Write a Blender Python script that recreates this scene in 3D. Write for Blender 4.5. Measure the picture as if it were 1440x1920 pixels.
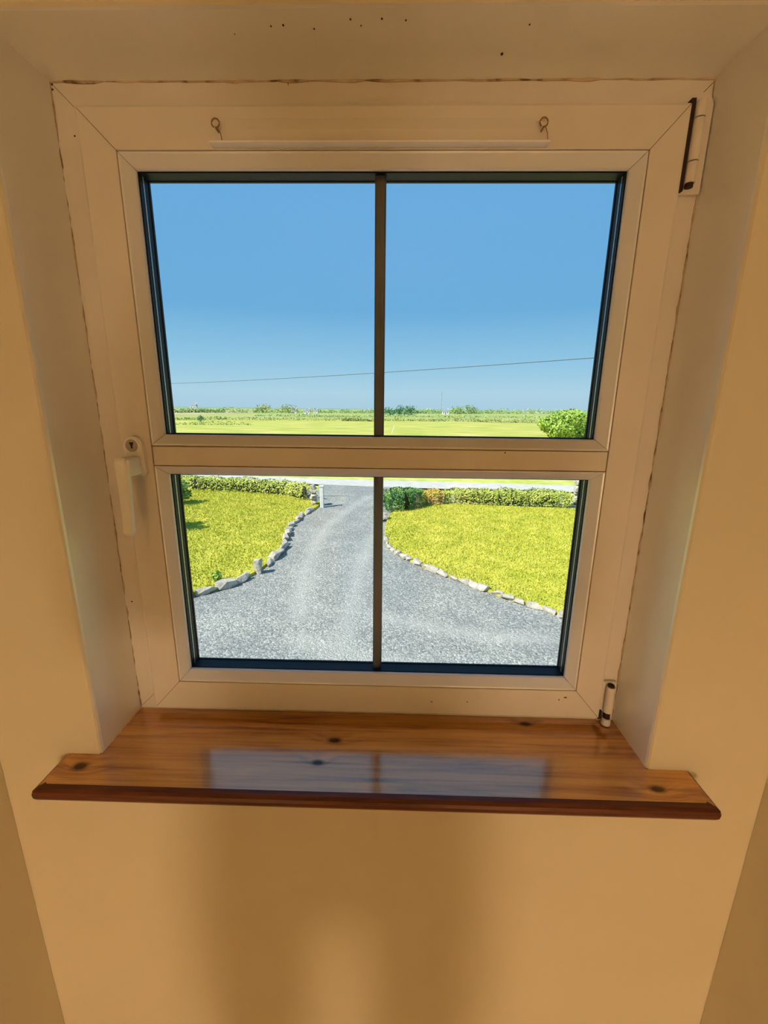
import bpy, bmesh, math, random
import numpy as np
from mathutils import Vector, Matrix, noise as mnoise

for o in list(bpy.data.objects): bpy.data.objects.remove(o)
S = bpy.context.scene
C = S.collection
R = random.Random(7)
NR = np.random.default_rng(11)

# ------------------------------------------------------------------ camera
F_PX = 793.74
PITCH, YAW, ROLL = 0.23979, -0.02097, 0.01087
CAM = Vector((0.02855, -0.68866, 0.5617))
_f = Vector((math.sin(YAW)*math.cos(PITCH), math.cos(YAW)*math.cos(PITCH), -math.sin(PITCH)))
_r = Vector((math.cos(YAW), -math.sin(YAW), 0)); _u = _r.cross(_f)
RIGHT = _r*math.cos(ROLL)+_u*math.sin(ROLL); UP = -_r*math.sin(ROLL)+_u*math.cos(ROLL); FWD = _f
cd = bpy.data.cameras.new('camera'); cam = bpy.data.objects.new('camera', cd); C.objects.link(cam)
cd.sensor_fit = 'VERTICAL'; cd.sensor_height = 24; cd.lens = F_PX/1920*24
cd.clip_start = 0.02; cd.clip_end = 9000
m = Matrix((RIGHT, UP, -FWD)).transposed().to_4x4(); m.translation = CAM; cam.matrix_world = m
S.camera = cam
GZ = CAM.z-4.3                                  # ground outside, one storey down
def ray(u, v): return RIGHT*((u-720)/F_PX)-UP*((v-960)/F_PX)+FWD
def at_z(u, v, z=GZ): d = ray(u, v); return CAM+d*((z-CAM.z)/d.z)
def at_y(u, v, y): d = ray(u, v); return CAM+d*((y-CAM.y)/d.y)

# ------------------------------------------------------------------ sky, sun, exposure
S.view_settings.view_transform = 'Standard'; S.view_settings.look = 'None'
S.view_settings.exposure = 0.0; S.view_settings.gamma = 1.0; S.view_settings.use_curve_mapping = False
w = bpy.data.worlds.new('sky'); S.world = w; w.use_nodes = True
nt = w.node_tree; nt.nodes.clear()
tc = nt.nodes.new('ShaderNodeTexCoord'); sp = nt.nodes.new('ShaderNodeSeparateXYZ'); rp = nt.nodes.new('ShaderNodeValToRGB')
bg = nt.nodes.new('ShaderNodeBackground'); ow = nt.nodes.new('ShaderNodeOutputWorld')
nt.links.new(tc.outputs['Generated'], sp.inputs[0]); nt.links.new(sp.outputs['Z'], rp.inputs[0])
nt.links.new(rp.outputs[0], bg.inputs[0]); nt.links.new(bg.outputs[0], ow.inputs[0])
els = rp.color_ramp.elements
els[0].position = 0.0; els[0].color = (.42, .64, .78, 1)
els[1].position = 1.0; els[1].color = (.12, .36, .70, 1)
for p, c in ((.035, (.43, .67, .81)), (.10, (.29, .58, .80)), (.20, (.155, .435, .74)), (.38, (.15, .42, .76))):
    e = els.new(p); e.color = (*c, 1)
bg.inputs[1].default_value = 1.0
sl = bpy.data.lights.new('sun', 'SUN'); so = bpy.data.objects.new('sun', sl); C.objects.link(so)
SUN_DIR = Vector((.60, .32, -.75)).normalized()
so.rotation_euler = SUN_DIR.to_track_quat('-Z', 'Y').to_euler(); so.location = (-8, -6, 14)
sl.energy = 7.0; sl.color = (1, .95, .84); sl.angle = .01
LAMP_E = 138.0; LX, LY, LZ, LR = 0.02, -3.0, .18, .15

# ------------------------------------------------------------------ material helpers
def mat(name, col=(.8, .8, .8), rough=.6, metal=0, spec=.5, coat=0):
    mt = bpy.data.materials.new(name); mt.use_nodes = True
    b = mt.node_tree.nodes['Principled BSDF']
    b.inputs['Base Color'].default_value = (*col, 1); b.inputs['Roughness'].default_value = rough
    b.inputs['Metallic'].default_value = metal; b.inputs['Specular IOR Level'].default_value = spec
    b.inputs['Coat Weight'].default_value = coat
    return mt
def N(mt, t, **kw):
    n = mt.node_tree.nodes.new(t)
    for k, v in kw.items():
        if k in n.inputs: n.inputs[k].default_value = v
        else: setattr(n, k, v)
    return n
def L(mt, a, b): mt.node_tree.links.new(a, b)
def bsdf(mt): return mt.node_tree.nodes['Principled BSDF']
def coords(mt, scale=(1, 1, 1), loc=(0, 0, 0)):
    t = N(mt, 'ShaderNodeTexCoord'); mp = N(mt, 'ShaderNodeMapping'); mp.inputs['Scale'].default_value = scale
    mp.inputs['Location'].default_value = loc
    L(mt, t.outputs['Object'], mp.inputs[0]); return mp.outputs[0]
def ramp(mt, fac, stops):
    r = N(mt, 'ShaderNodeValToRGB'); e = r.color_ramp.elements
    while len(e) < len(stops): e.new(.5)
    for k, (p, c) in enumerate(stops): e[k].position = p; e[k].color = (*c, 1)
    L(mt, fac, r.inputs[0]); return r.outputs[0]
def noise_mat(name, stops, scale, rough=.8, bump=0, bscale=None, detail=4, mscale=(1, 1, 1), spec=.3, bdist=.01):
    mt = mat(name, rough=rough, spec=spec); co = coords(mt, mscale)
    n = N(mt, 'ShaderNodeTexNoise', Scale=scale, Detail=detail); L(mt, co, n.inputs['Vector'])
    L(mt, ramp(mt, n.outputs['Fac'], stops), bsdf(mt).inputs['Base Color'])
    if bump:
        n2 = N(mt, 'ShaderNodeTexNoise', Scale=bscale or scale, Detail=5); L(mt, co, n2.inputs['Vector'])
        bp = N(mt, 'ShaderNodeBump', Strength=bump, Distance=bdist); L(mt, n2.outputs['Fac'], bp.inputs['Height'])
        L(mt, bp.outputs[0], bsdf(mt).inputs['Normal'])
    return mt

M = {}
M['plaster'] = noise_mat('cream_plaster', [(.3, (.70, .635, .47)), (.7, (.73, .665, .50))], 3, rough=.75, bump=.12, bscale=14, bdist=.01)
M['reveal'] = noise_mat('daylit_reveal_plaster', [(.3, (.90, .89, .84)), (.7, (.93, .92, .88))], 3, rough=.34, bump=.08, bscale=14, bdist=.01)  # same plaster as the wall, daylight painted in as a whiter colour
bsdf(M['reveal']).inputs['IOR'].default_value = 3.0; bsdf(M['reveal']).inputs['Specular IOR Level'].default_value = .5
M['upvc'] = noise_mat('white_upvc', [(.35, (.72, .68, .63)), (.7, (.76, .72, .67))], 9, rough=.38, spec=.4)
M['bead'] = noise_mat('daylit_bead', [(.35, (.74, .76, .82)), (.7, (.78, .80, .86))], 9, rough=.32, spec=.5); bsdf(M['bead']).inputs['IOR'].default_value = 2.0  # cooler than the sash: daylight on the beads is put into the tint
M['seam'] = noise_mat('joint_dirt', [(.3, (.10, .05, .025)), (.7, (.30, .18, .10))], 40, rough=.9)
M['caulk'] = noise_mat('cracked_caulk', [(.36, (.16, .09, .045)), (.46, (.50, .38, .26)), (.7, (.66, .54, .40))], 34, rough=.9, bump=.5, bscale=60)
M['dark'] = mat('dark_gap', (.02, .009, .006), .8)
M['rubber'] = mat('black_gasket', (.003, .005, .008), .5, spec=.25)
M['spacer'] = mat('dark_spacer', (.003, .007, .013), .5, spec=.25)
M['alu'] = mat('aluminium_spacer', (.55, .6, .62), .35, metal=.7)
M['bar'] = mat('silver_glazing_bar', (.12, .135, .15), .38, metal=.6)
M['white'] = mat('white_handle', (.88, .87, .85), .3)
M['steel'] = mat('keyway_metal', (.42, .38, .35), .4, metal=.8)
M['brass'] = mat('dull_brass', (.34, .20, .10), .45, metal=.6)
M['speck'] = mat('fly_speck', (.10, .055, .025), .9)
M['strip'] = mat('clear_plastic_strip', (.93, .92, .92), .3); bsdf(M['strip']).inputs['IOR'].default_value = 2.2
M['floor'] = noise_mat('oatmeal_carpet', [(.3, (.36, .26, .16)), (.7, (.44, .32, .20))], 60, rough=.95, bump=.4)
M['render'] = noise_mat('white_house_render', [(.3, (.70, .69, .66)), (.7, (.78, .77, .74))], 12, rough=.9, bump=.3, bscale=80)

def glass():
    mt = bpy.data.materials.new('window_glass'); mt.use_nodes = True; t = mt.node_tree; t.nodes.clear()
    o = t.nodes.new('ShaderNodeOutputMaterial'); mx = t.nodes.new('ShaderNodeMixShader')
    tr = t.nodes.new('ShaderNodeBsdfTransparent'); tr.inputs[0].default_value = (.985, .992, .99, 1)
    gl = t.nodes.new('ShaderNodeBsdfGlossy'); gl.inputs['Roughness'].default_value = .0
    fr = t.nodes.new('ShaderNodeFresnel'); fr.inputs['IOR'].default_value = 1.25
    t.links.new(fr.outputs[0], mx.inputs[0]); t.links.new(tr.outputs[0], mx.inputs[1]); t.links.new(gl.outputs[0], mx.inputs[2])
    t.links.new(mx.outputs[0], o.inputs[0]); return mt
M['glass'] = glass()

# ------------------------------------------------------------------ object helpers
def link(name, me, mt=None, parent=None, smooth=False):
    o = bpy.data.objects.new(name, me); C.objects.link(o)
    if mt is not None and not me.materials: me.materials.append(mt)
    if parent: o.parent = parent
    if smooth: me.polygons.foreach_set('use_smooth', [True]*len(me.polygons))
    return o
def obj(name, bm, mt, parent=None, smooth=False):
    bmesh.ops.recalc_face_normals(bm, faces=bm.faces)
    me = bpy.data.meshes.new(name); bm.to_mesh(me); bm.free()
    return link(name, me, mt, parent, smooth)
def empty(name, loc=(0, 0, 0), parent=None):
    o = bpy.data.objects.new(name, None); C.objects.link(o); o.location = loc; o.empty_display_size = .1
    if parent: o.parent = parent
    return o
def tag(o, label, cat=None, group=None, kind=None):
    o['label'] = label
    if cat: o['category'] = cat
    if group: o['group'] = group
    if kind: o['kind'] = kind
    return o
def struct(o, label): o['kind'] = 'structure'; o['label'] = label; return o
def bbox(bm, x0, x1, y0, y1, z0, z1, bev=0, seg=2):
    vs = [bm.verts.new((x, y, z)) for x in (x0, x1) for y in (y0, y1) for z in (z0, z1)]
    fs = [(0, 1, 3, 2), (4, 6, 7, 5), (0, 4, 5, 1), (2, 3, 7, 6), (0, 2, 6, 4), (1, 5, 7, 3)]
    F = [bm.faces.new([vs[i] for i in f]) for f in fs]
    if bev:
        es = list({e for f in F for e in f.edges})
        bmesh.ops.bevel(bm, geom=es, offset=bev, segments=seg, affect='EDGES', profile=.5)
    return bm
def box(name, mt, parent, x0, x1, y0, y1, z0, z1, bev=0, seg=2):
    return obj(name, bbox(bmesh.new(), x0, x1, y0, y1, z0, z1, bev, seg), mt, parent)
def prism(bm, pts, y0, y1):                     # polygon in (x, z), from y0 to y1
    a = [bm.verts.new((x, y0, z)) for x, z in pts]; b = [bm.verts.new((x, y1, z)) for x, z in pts]
    n = len(pts); bm.faces.new(a); bm.faces.new(b[::-1])
    for i in range(n): bm.faces.new((a[i], a[(i+1) % n], b[(i+1) % n], b[i]))
    return bm
def cyl(bm, p0, p1, r0, r1=None, n=16):
    p0 = Vector(p0); p1 = Vector(p1); r1 = r0 if r1 is None else r1
    d = (p1-p0).normalized(); q = d.to_track_quat('Z', 'Y')
    A = []; B = []
    for k in range(n):
        a = 2*math.pi*k/n; o = q @ Vector((math.cos(a), math.sin(a), 0))
        A.append(bm.verts.new(p0+o*r0)); B.append(bm.verts.new(p1+o*r1))
    bm.faces.new(A[::-1]); bm.faces.new(B)
    for k in range(n): bm.faces.new((A[k], A[(k+1) % n], B[(k+1) % n], B[k]))
    return bm
def tube(bm, pts, rad, n=8):
    pts = [Vector(p) for p in pts]; rings = []
    for i, p in enumerate(pts):
        d = (pts[min(i+1, len(pts)-1)]-pts[max(i-1, 0)]).normalized(); q = d.to_track_quat('Z', 'Y')
        r = rad[i] if isinstance(rad, (list, tuple)) else rad
        rings.append([bm.verts.new(p+q @ Vector((math.cos(2*math.pi*k/n)*r, math.sin(2*math.pi*k/n)*r, 0))) for k in range(n)])
    for A, B in zip(rings, rings[1:]):
        for k in range(n): bm.faces.new((A[k], A[(k+1) % n], B[(k+1) % n], B[k]))
    bm.faces.new(rings[0][::-1]); bm.faces.new(rings[-1]); return bm
def member(side, rect, prof, gap=0.0):
    """one mitred side of a rectangular frame; prof = closed [(inset, y)]"""
    x0, x1, z0, z1 = rect; g = gap/2; bm = bmesh.new(); A = []; B = []
    for i, y in prof:
        if side == 'top': a = (x0+i+g, y, z1-i); b = (x1-i-g, y, z1-i)
        elif side == 'bottom': a = (x0+i+g, y, z0+i); b = (x1-i-g, y, z0+i)
        elif side == 'left': a = (x0+i, y, z0+i+g); b = (x0+i, y, z1-i-g)
        else: a = (x1-i, y, z0+i+g); b = (x1-i, y, z1-i-g)
        A.append(bm.verts.new(a)); B.append(bm.verts.new(b))
    n = len(prof); bm.faces.new(A); bm.faces.new(B[::-1])
    for k in range(n): bm.faces.new((A[k], A[(k+1) % n], B[(k+1) % n], B[k]))
    return bm
SIDES = ('top', 'bottom', 'left', 'right')
def ring(rect, prof):
    bm = bmesh.new()
    for s in SIDES:
        b = member(s, rect, prof); me = bpy.data.meshes.new('t'); b.to_mesh(me); b.free(); bm.from_mesh(me); bpy.data.meshes.remove(me)
    return bm
def hull_stone(rx, ry, rz, rnd, n=14, flat=.35):
    bm = bmesh.new()
    for _ in range(n):
        v = Vector((rnd.uniform(-1, 1), rnd.uniform(-1, 1), rnd.uniform(-1, 1)))
        mx = max(abs(c) for c in v); v = v/mx*(.80+.2*rnd.random())
        v = v*(1-.22*max(0, v.length-1.1))
        bm.verts.new((v.x*rx, v.y*ry, max(v.z, -.9)*rz))
    bmesh.ops.convex_hull(bm, input=bm.verts)
    for v in [v for v in bm.verts if not v.link_faces]: bm.verts.remove(v)
    return bm
def quads(name, cen, nrm, size, mt, parent=None, aspect=.6, jitter=.5):
    """a mesh of many small leaves: one folded quad each"""
    n = len(cen); cen = np.asarray(cen, float); nrm = np.asarray(nrm, float)+NR.normal(0, jitter, (n, 3))
    nrm /= np.linalg.norm(nrm, axis=1)[:, None]+1e-9
    t = NR.normal(0, 1, (n, 3)); t -= nrm*(t*nrm).sum(1)[:, None]; t /= np.linalg.norm(t, axis=1)[:, None]+1e-9
    b = np.cross(nrm, t); s = (np.asarray(size)*NR.uniform(.6, 1.3, n))[:, None]
    V = np.stack([cen-t*s, cen+b*s*aspect, cen+t*s, cen-b*s*aspect], 1).reshape(-1, 3)
    me = bpy.data.meshes.new(name); me.vertices.add(4*n); me.vertices.foreach_set('co', V.ravel())
    me.loops.add(4*n); me.loops.foreach_set('vertex_index', np.arange(4*n)); me.polygons.add(n)
    me.polygons.foreach_set('loop_start', np.arange(n)*4); me.polygons.foreach_set('loop_total', np.full(n, 4))
    me.update(calc_edges=True); me.validate()
    return link(name, me, mt, parent)

# ------------------------------------------------------------------ room shell
XL, XR = -.6229, .6387                           # side walls
FY = -.113                                       # room face of the window wall
FLO, CEI, BACK = -.92, 1.52, -3.6
OX0, OX1, OZ1 = -.4475, .4455, .9890             # opening
def wall_with_opening():
    bm = bmesh.new(); loops = []
    def lp(o, y, zb): return [bm.verts.new(p) for p in ((OX0-o, y, zb), (OX1+o, y, zb), (OX1+o, y, OZ1+o), (OX0-o, y, OZ1+o))]
    seq = [(-.002, .15, .001), (0, .0, .001), (0, -.0004, -.0212), (0, -.106, -.0212), (.001, -.1096, -.0212), (.0035, -.1121, -.0212), (.007, -.113, -.0212)]
    loops = [lp(o, y, zb) for o, y, zb in seq]
    X0, X1, Z0, Z1 = -4.2, 4.2, GZ-.1, 2.4
    def out(y): return [bm.verts.new(p) for p in ((X0, y, Z0), (X1, y, Z0), (X1, y, Z1), (X0, y, Z1))]
    loops.append(out(FY)); loops.append(out(.15)); loops.append(loops[0])
    for A, B in zip(loops, loops[1:]):
        for k in range(4): bm.faces.new((A[k], A[(k+1) % 4], B[(k+1) % 4], B[k]))
    bm.normal_update()
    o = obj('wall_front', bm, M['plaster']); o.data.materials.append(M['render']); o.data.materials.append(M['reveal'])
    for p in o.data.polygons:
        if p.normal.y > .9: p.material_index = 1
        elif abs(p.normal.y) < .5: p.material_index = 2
    return o
wf = struct(wall_with_opening(), 'cream plastered wall with a deep window recess')
struct(box('wall_left', M['plaster'], None, XL-.12, XL, BACK, FY-.0005, FLO, CEI), 'cream side wall left of the window')
struct(box('wall_right', M['plaster'], None, XR, XR+.12, BACK, FY-.0005, FLO, CEI), 'cream side wall right of the window')
struct(box('wall_back', M['plaster'], None, XL-.12, XR+.12, BACK-.12, BACK, FLO, CEI), 'cream wall behind the viewer')
struct(box('floor', M['floor'], None, XL-.12, XR+.12, BACK-.12, FY-.0005, FLO-.1, FLO), 'carpeted landing floor')
struct(box('ceiling', M['plaster'], None, XL-.12, XR+.12, BACK-.12, FY-.0005, CEI, CEI+.1), 'plain cream ceiling')

# fly specks on the underside of the recess head
bm = bmesh.new()
for u, v, r in ((508, 49, 1.3), (531, 47, 1.6), (589, 54, 1.3), (657, 36, 1.6), (677, 48, 1.3), (716, 35, 1.5), (761, 38, 1.3), (941, 101, 2.3), (993, 46, 1.3), (440, 64, .9)):
    p = at_z(u, v, OZ1); rr = r*.0009
    bmesh.ops.create_icosphere(bm, subdivisions=1, radius=1, matrix=Matrix.Translation((p.x, p.y, OZ1))@Matrix.Diagonal((rr, rr*1.3, rr*.5, 1)))
tag(obj('fly_specks', bm, M['speck'], wf), 'small brown specks on the recess head', kind='stuff')

# ------------------------------------------------------------------ window
FW = .45; FZ1 = .9915
win = empty('window_1', (0, 0, 0)); struct(win, 'white plastic casement window with two panes, one above the other')
G = .0011
frame_rect = (-FW, FW, 0.0, FZ1)
FP = [(0, 0.0015), (.0015, 0), (.046, 0), (.046, .066), (0, .066)]
for s in SIDES: obj('frame_'+('rail' if s in ('top', 'bottom') else 'stile'), member(s, frame_rect, FP, G), M['upvc'], win)
obj('frame_core', ring(frame_rect, [(.001, .0016), (.0455, .0016), (.0455, .064), (.001, .064)]), M['seam'], win)
SY = -.018
SX0, SX1, SZ0, SZ1 = -.409, .4115, .0145, .954
sash_rect = (SX0, SX1, SZ0, SZ1)
BU = (-.3570, .3635, .5000, .9005); BL_ = (-.3570, .3635, .0722, .4685)
def sash_member(s):
    # width differs per side: from sash edge to the bead line
    ins = {'top': SZ1-BU[3], 'bottom': BL_[2]-SZ0, 'left': BU[0]-SX0, 'right': SX1-BU[1]}
    g = G/2; k = .0006
    wl, wr, wt, wb = ins['left']-k, ins['right']-k, ins['top']-k, ins['bottom']-k
    x0, x1, z0, z1 = sash_rect
    P = {'top': ((x0, z1), (x1, z1), (x1-wr, z1-wt), (x0+wl, z1-wt)), 'bottom': ((x0, z0), (x1, z0), (x1-wr, z0+wb), (x0+wl, z0+wb)),
         'left': ((x0, z0), (x0, z1), (x0+wl, z1-wt), (x0+wl, z0+wb)), 'right': ((x1, z0), (x1, z1), (x1-wr, z1-wt), (x1-wr, z0+wb))}[s]
    ax = 0 if s in ('top', 'bottom') else 1
    def sh(p, sgn, d): q = list(p); q[ax] += sgn*d; return q
    o0, o1, i1, i0 = P
    o0, i0 = sh(o0, 1, g), sh(i0, 1, g); o1, i1 = sh(o1, -1, g), sh(i1, -1, g)
    bm = bmesh.new(); b = .004
    def lerp(p, q, t): return [p[0]+(q[0]-p[0])*t, p[1]+(q[1]-p[1])*t]
    wd = {'top': wt, 'bottom': wb, 'left': wl, 'right': wr}[s]
    rows = []
    for t, y in ((0, .030), (0, SY+.004), (.0012/wd, SY+.0012), (b/wd, SY), (1-.0006/wd, SY), (1, SY+.0006), (1, .030)):
        A = lerp(o0, i0, t); B = lerp(o1, i1, t); rows.append((bm.verts.new((A[0], y, A[1])), bm.verts.new((B[0], y, B[1]))))
    n = len(rows)
    for k2 in range(n): a, b2 = rows[k2], rows[(k2+1) % n]; bm.faces.new((a[0], a[1], b2[1], b2[0]))
    bm.faces.new([r[0] for r in rows]); bm.faces.new([r[1] for r in rows][::-1])
    return bm
for s in SIDES: obj('sash_'+('rail' if s in ('top', 'bottom') else 'stile'), sash_member(s), M['upvc'], win)
obj('sash_core', ring((SX0+.003, SX1-.003, SZ0+.003, SZ1-.003), [(0, SY+.0022), (.0495, SY+.0022), (.0495, .032), (0, .032)]), M['seam'], win)
# transom across the sash
box('transom', M['upvc'], win, BU[0]+.0008, BU[1]-.0008, SY+.0004, .03, BL_[3]+.0007, BU[2]-.0007, .0006, 1)
box('transom_core', M['seam'], win, BU[0]-.004, BU[1]+.004, SY+.003, .032, BL_[3]-.004, BU[2]+.004)
IN_U = (-.3405, .3456, .5174, .8840); IN_L = (-.3405, .3456, .0900, .4530)
def bead_member(s, outer, inner):
    x0, x1, z0, z1 = outer; a0, a1, c0, c1 = inner
    ends = {'top': ((x0, z1), (x1, z1), (a1, c1), (a0, c1)), 'bottom': ((x0, z0), (x1, z0), (a1, c0), (a0, c0)),
            'left': ((x0, z0), (x0, z1), (a0, c1), (a0, c0)), 'right': ((x1, z0), (x1, z1), (a1, c1), (a1, c0))}[s]
    ax = 0 if s in ('top', 'bottom') else 1; g = .0004
    o0, o1, i1, i0 = [list(p) for p in ends]
    for p, sg in ((o0, 1), (i0, 1), (o1, -1), (i1, -1)): p[ax] += sg*g
    bm = bmesh.new(); rows = []
    def lp(t, y):
        A = [o0[k]+(i0[k]-o0[k])*t for k in (0, 1)]; B = [o1[k]+(i1[k]-o1[k])*t for k in (0, 1)]
        rows.append((bm.verts.new((A[0], y, A[1])), bm.verts.new((B[0], y, B[1]))))
    for t, y in ((.03, .0), (.03, SY+.0012), (.06, SY+.0002), (.20, SY+.0008), (.90, -.0062), (.97, -.0045), (1, -.0025), (1, .0)): lp(t, y)
    n = len(rows)
    for k in range(n): a, b = rows[k], rows[(k+1) % n]; bm.faces.new((a[0], a[1], b[1], b[0]))
    bm.faces.new([r[0] for r in rows]); bm.faces.new([r[1] for r in rows][::-1]); return bm
GY0, GY1 = .0035, .0265
for outer, inner in ((BU, IN_U), (BL_, IN_L)):
    for s in SIDES: obj('glazing_bead', bead_member(s, outer, inner), M['bead'], win)
    x0, x1, z0, z1 = inner; e = .004
    gr = (x0-e, x1+e, z0-e, z1+e)
    obj('gasket', ring(gr, [(0, .0002), (e+.0012, .0002), (e+.0016, .0016), (e+.0012, .0034), (0, .0034)]), M['rubber'], win)
    p = empty('double_glazed_pane', (0, 0, 0), win)
    for y in (GY0, GY1):
        bm = bmesh.new(); bm.faces.new([bm.verts.new(q) for q in ((x0-e, y, z0-e), (x1+e, y, z0-e), (x1+e, y, z1+e), (x0-e, y, z1+e))])
        obj('glass_sheet', bm, M['glass'], p)
    sp_ = obj('spacer_bar', ring(gr, [(-.004, GY0+.0004), (e-.0002, GY0+.0004), (e-.0002, GY1-.0004), (-.004, GY1-.0004)]), M['spacer'], p)
    for s in ('left', 'right'): obj('spacer_highlight', member(s, gr, [(e-.001, .0115), (e+.0004, .0118), (e+.0004, .0140), (e-.001, .0143)]), M['alu'], p)
    obj('outer_gasket', ring(gr, [(-.004, GY1+.0004), (e+.0008, GY1+.0004), (e+.0008, .031), (-.004, .031)]), M['rubber'], win)
    # glazing bar inside the sealed unit
    bm = bmesh.new(); xc = .0040; hw = .0082; prof = []
    for k in range(16):
        a = 2*math.pi*k/16; prof.append((xc+hw*math.copysign(abs(math.cos(a))**.45, math.cos(a)), .015+.0045*math.copysign(abs(math.sin(a))**.6, math.sin(a))))
    A = [bm.verts.new((x, y, z0-.002)) for x, y in prof]; B = [bm.verts.new((x, y, z1+.002)) for x, y in prof]
    for k in range(16): bm.faces.new((A[k], A[(k+1) % 16], B[(k+1) % 16], B[k]))
    bm.faces.new(A); bm.faces.new(B[::-1])
    tag(obj('glazing_bar', bm, M['bar'], p), 'silver-grey metal glazing bar')
# outer leg of the sash and the frame beyond it, seen from outdoors
obj('sash_outer_leg', ring((SX0, SX1, SZ0, SZ1), [(.0, .0325), (.050, .0325), (.050, .052), (0, .052)]), M['upvc'], win)
box('transom_outer_leg', M['upvc'], win, -.358, .363, .0325, .052, .4665, .502)
# cracked filler where frame meets plaster
def wobble_strip(pts, rad, seed):
    rnd = random.Random(seed); bm = bmesh.new(); P = []
    n = 60
    for k in range(n+1):
        t = k/n; p = Vector(pts[0]).lerp(Vector(pts[1]), t)
        P.append(p+Vector((rnd.gauss(0, .0006), rnd.gauss(0, .0006), rnd.gauss(0, .0006))))
    return tube(bm, P, [rad*(.6+.9*rnd.random()) for _ in P], 6)
obj('filler_joint', wobble_strip(((OX0, -.0005, OZ1), (OX1, -.0005, OZ1)), .0017, 1), M['caulk'], win)
obj('filler_joint', wobble_strip(((OX0, -.0005, .002), (OX0, -.0005, OZ1)), .0014, 2), M['caulk'], win)
obj('filler_joint', wobble_strip(((OX1, -.0005, .002), (OX1, -.0005, OZ1)), .0014, 3), M['caulk'], win)
# scuffs: small dark marks on the plastic
bm = bmesh.new()
for u, v, y, a, b in ((540, 152, 0, .0008, .006), (809, 1316, SY, .002, .0012), (876, 1316, SY, .0016, .0012), (1060, 1308, SY, .0035, .0015), (1048, 1312, SY, .0015, .0015),
                      (947, 849, SY, .0014, .0012), (247, 1128, 0, .002, .0016), (140, 255, SY, .0013, .0013), (1257, 690, 0, .0015, .006), (1312, 360, 0, .0015, .0035), (97, 155, 0, .002, .004), (96, 168, 0, .004, .002)):
    p = at_y(u, v, y)
    bmesh.ops.create_icosphere(bm, subdivisions=1, radius=1, matrix=Matrix.Translation(p)@Matrix.Diagonal((a, .0004, b, 1)))
tag(obj('scuff_marks', bm, M['speck'], win), 'small brown dirt marks on the frame', kind='stuff')

# strip along the top rail
st = empty('curtain_strip', (0, 0, 0), win); tag(st, 'thin white plastic strip along the top rail')
VX0, VX1, VZ = -.2235, .2265, .9022
prof = [(SY-.0002, VZ+.0335), (SY-.0025, VZ+.033), (SY-.005, VZ+.020), (SY-.0055, VZ+.004), (SY-.0002, VZ+.004)]
bm = bmesh.new(); A = [bm.verts.new((VX0+.021, y, z)) for y, z in prof]; B = [bm.verts.new((VX1-.018, y, z)) for y, z in prof]
for k in range(5): bm.faces.new((A[k], A[(k+1) % 5], B[(k+1) % 5], B[k]))
bm.faces.new(A); bm.faces.new(B[::-1]); obj('strip_body', bm, M['upvc'], st)
box('strip_lip', M['strip'], st, VX0, VX1, SY-.015, SY-.0002, VZ, VZ+.0022, .0005, 1)
for x in (-.2140, .2175):
    e = empty('screw_eye', (0, 0, 0), win)
    bm = bmesh.new(); pts = []
    for k in range(14):
        a = -math.pi/2+2*math.pi*.92*k/13; pts.append((x+.0052*math.cos(a), SY-.010, .9262+.0052*math.sin(a)))
    tube(bm, pts, .0010, 6); obj('eye_ring', bm, M['brass'], e, True)
    bm = bmesh.new(); cyl(bm, (x, SY-.0102, .9212), (x, SY+.0002, .9212), .0011, n=8); obj('eye_shank', bm, M['brass'], e, True)
    bm = bmesh.new(); tube(bm, [(x+.003, SY-.010, .9205), (x+.006, SY-.0098, .914), (x+.007, SY-.0096, .9066)], .0006, 5); obj('eye_hook', bm, M['brass'], e)

# handle on the opening stile
hd = empty('window_handle', (-.384, SY, .485), win)
def stadium(cx, cz, hw, zt, zb, n=10, rb=.004):
    pts = [(cx+hw*math.cos(a), zt-hw+hw*math.sin(a)) for a in [math.pi*k/n for k in range(n+1)]]
    pts += [(cx-hw, zb+rb), (cx-hw+rb*.3, zb+rb*.3), (cx-hw+rb, zb), (cx+hw-rb, zb), (cx+hw-rb*.3, zb+rb*.3), (cx+hw, zb+rb)]
    return pts
def local(o): o.matrix_parent_inverse = o.parent.matrix_basis.inverted(); return o
hx = -.3815
bm = prism(bmesh.new(), stadium(hx, 0, .0145, .5150, .4530), SY-.0105, SY-.0001)
bmesh.ops.bevel(bm, geom=[e for e in bm.edges if all(v.co.y < SY-.010 for v in e.verts)], offset=.002, segments=2, affect='EDGES')
local(obj('base_plate', bm, M['white'], hd))
bm = cyl(bmesh.new(), (hx-.001, SY-.0108, .5010), (hx-.001, SY-.005, .5010), .0098, n=24); local(obj('lock_cylinder', bm, M['steel'], hd))
bm = prism(bmesh.new(), [(hx-.0042, .5062), (hx+.0026, .5062), (hx+.0006, .5005), (hx+.0002, .4965), (hx-.0018, .4965), (hx-.0022, .5005)], SY-.0113, SY-.0107); local(obj('keyhole', bm, M['dark'], hd))
# neck: block that carries the lever
bm = bmesh.new(); bbox(bm, hx-.012, hx+.0115, SY-.044, SY-.0095, .4560, .4840, .004, 3); local(obj('handle_neck', bm, M['white'], hd))
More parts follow.
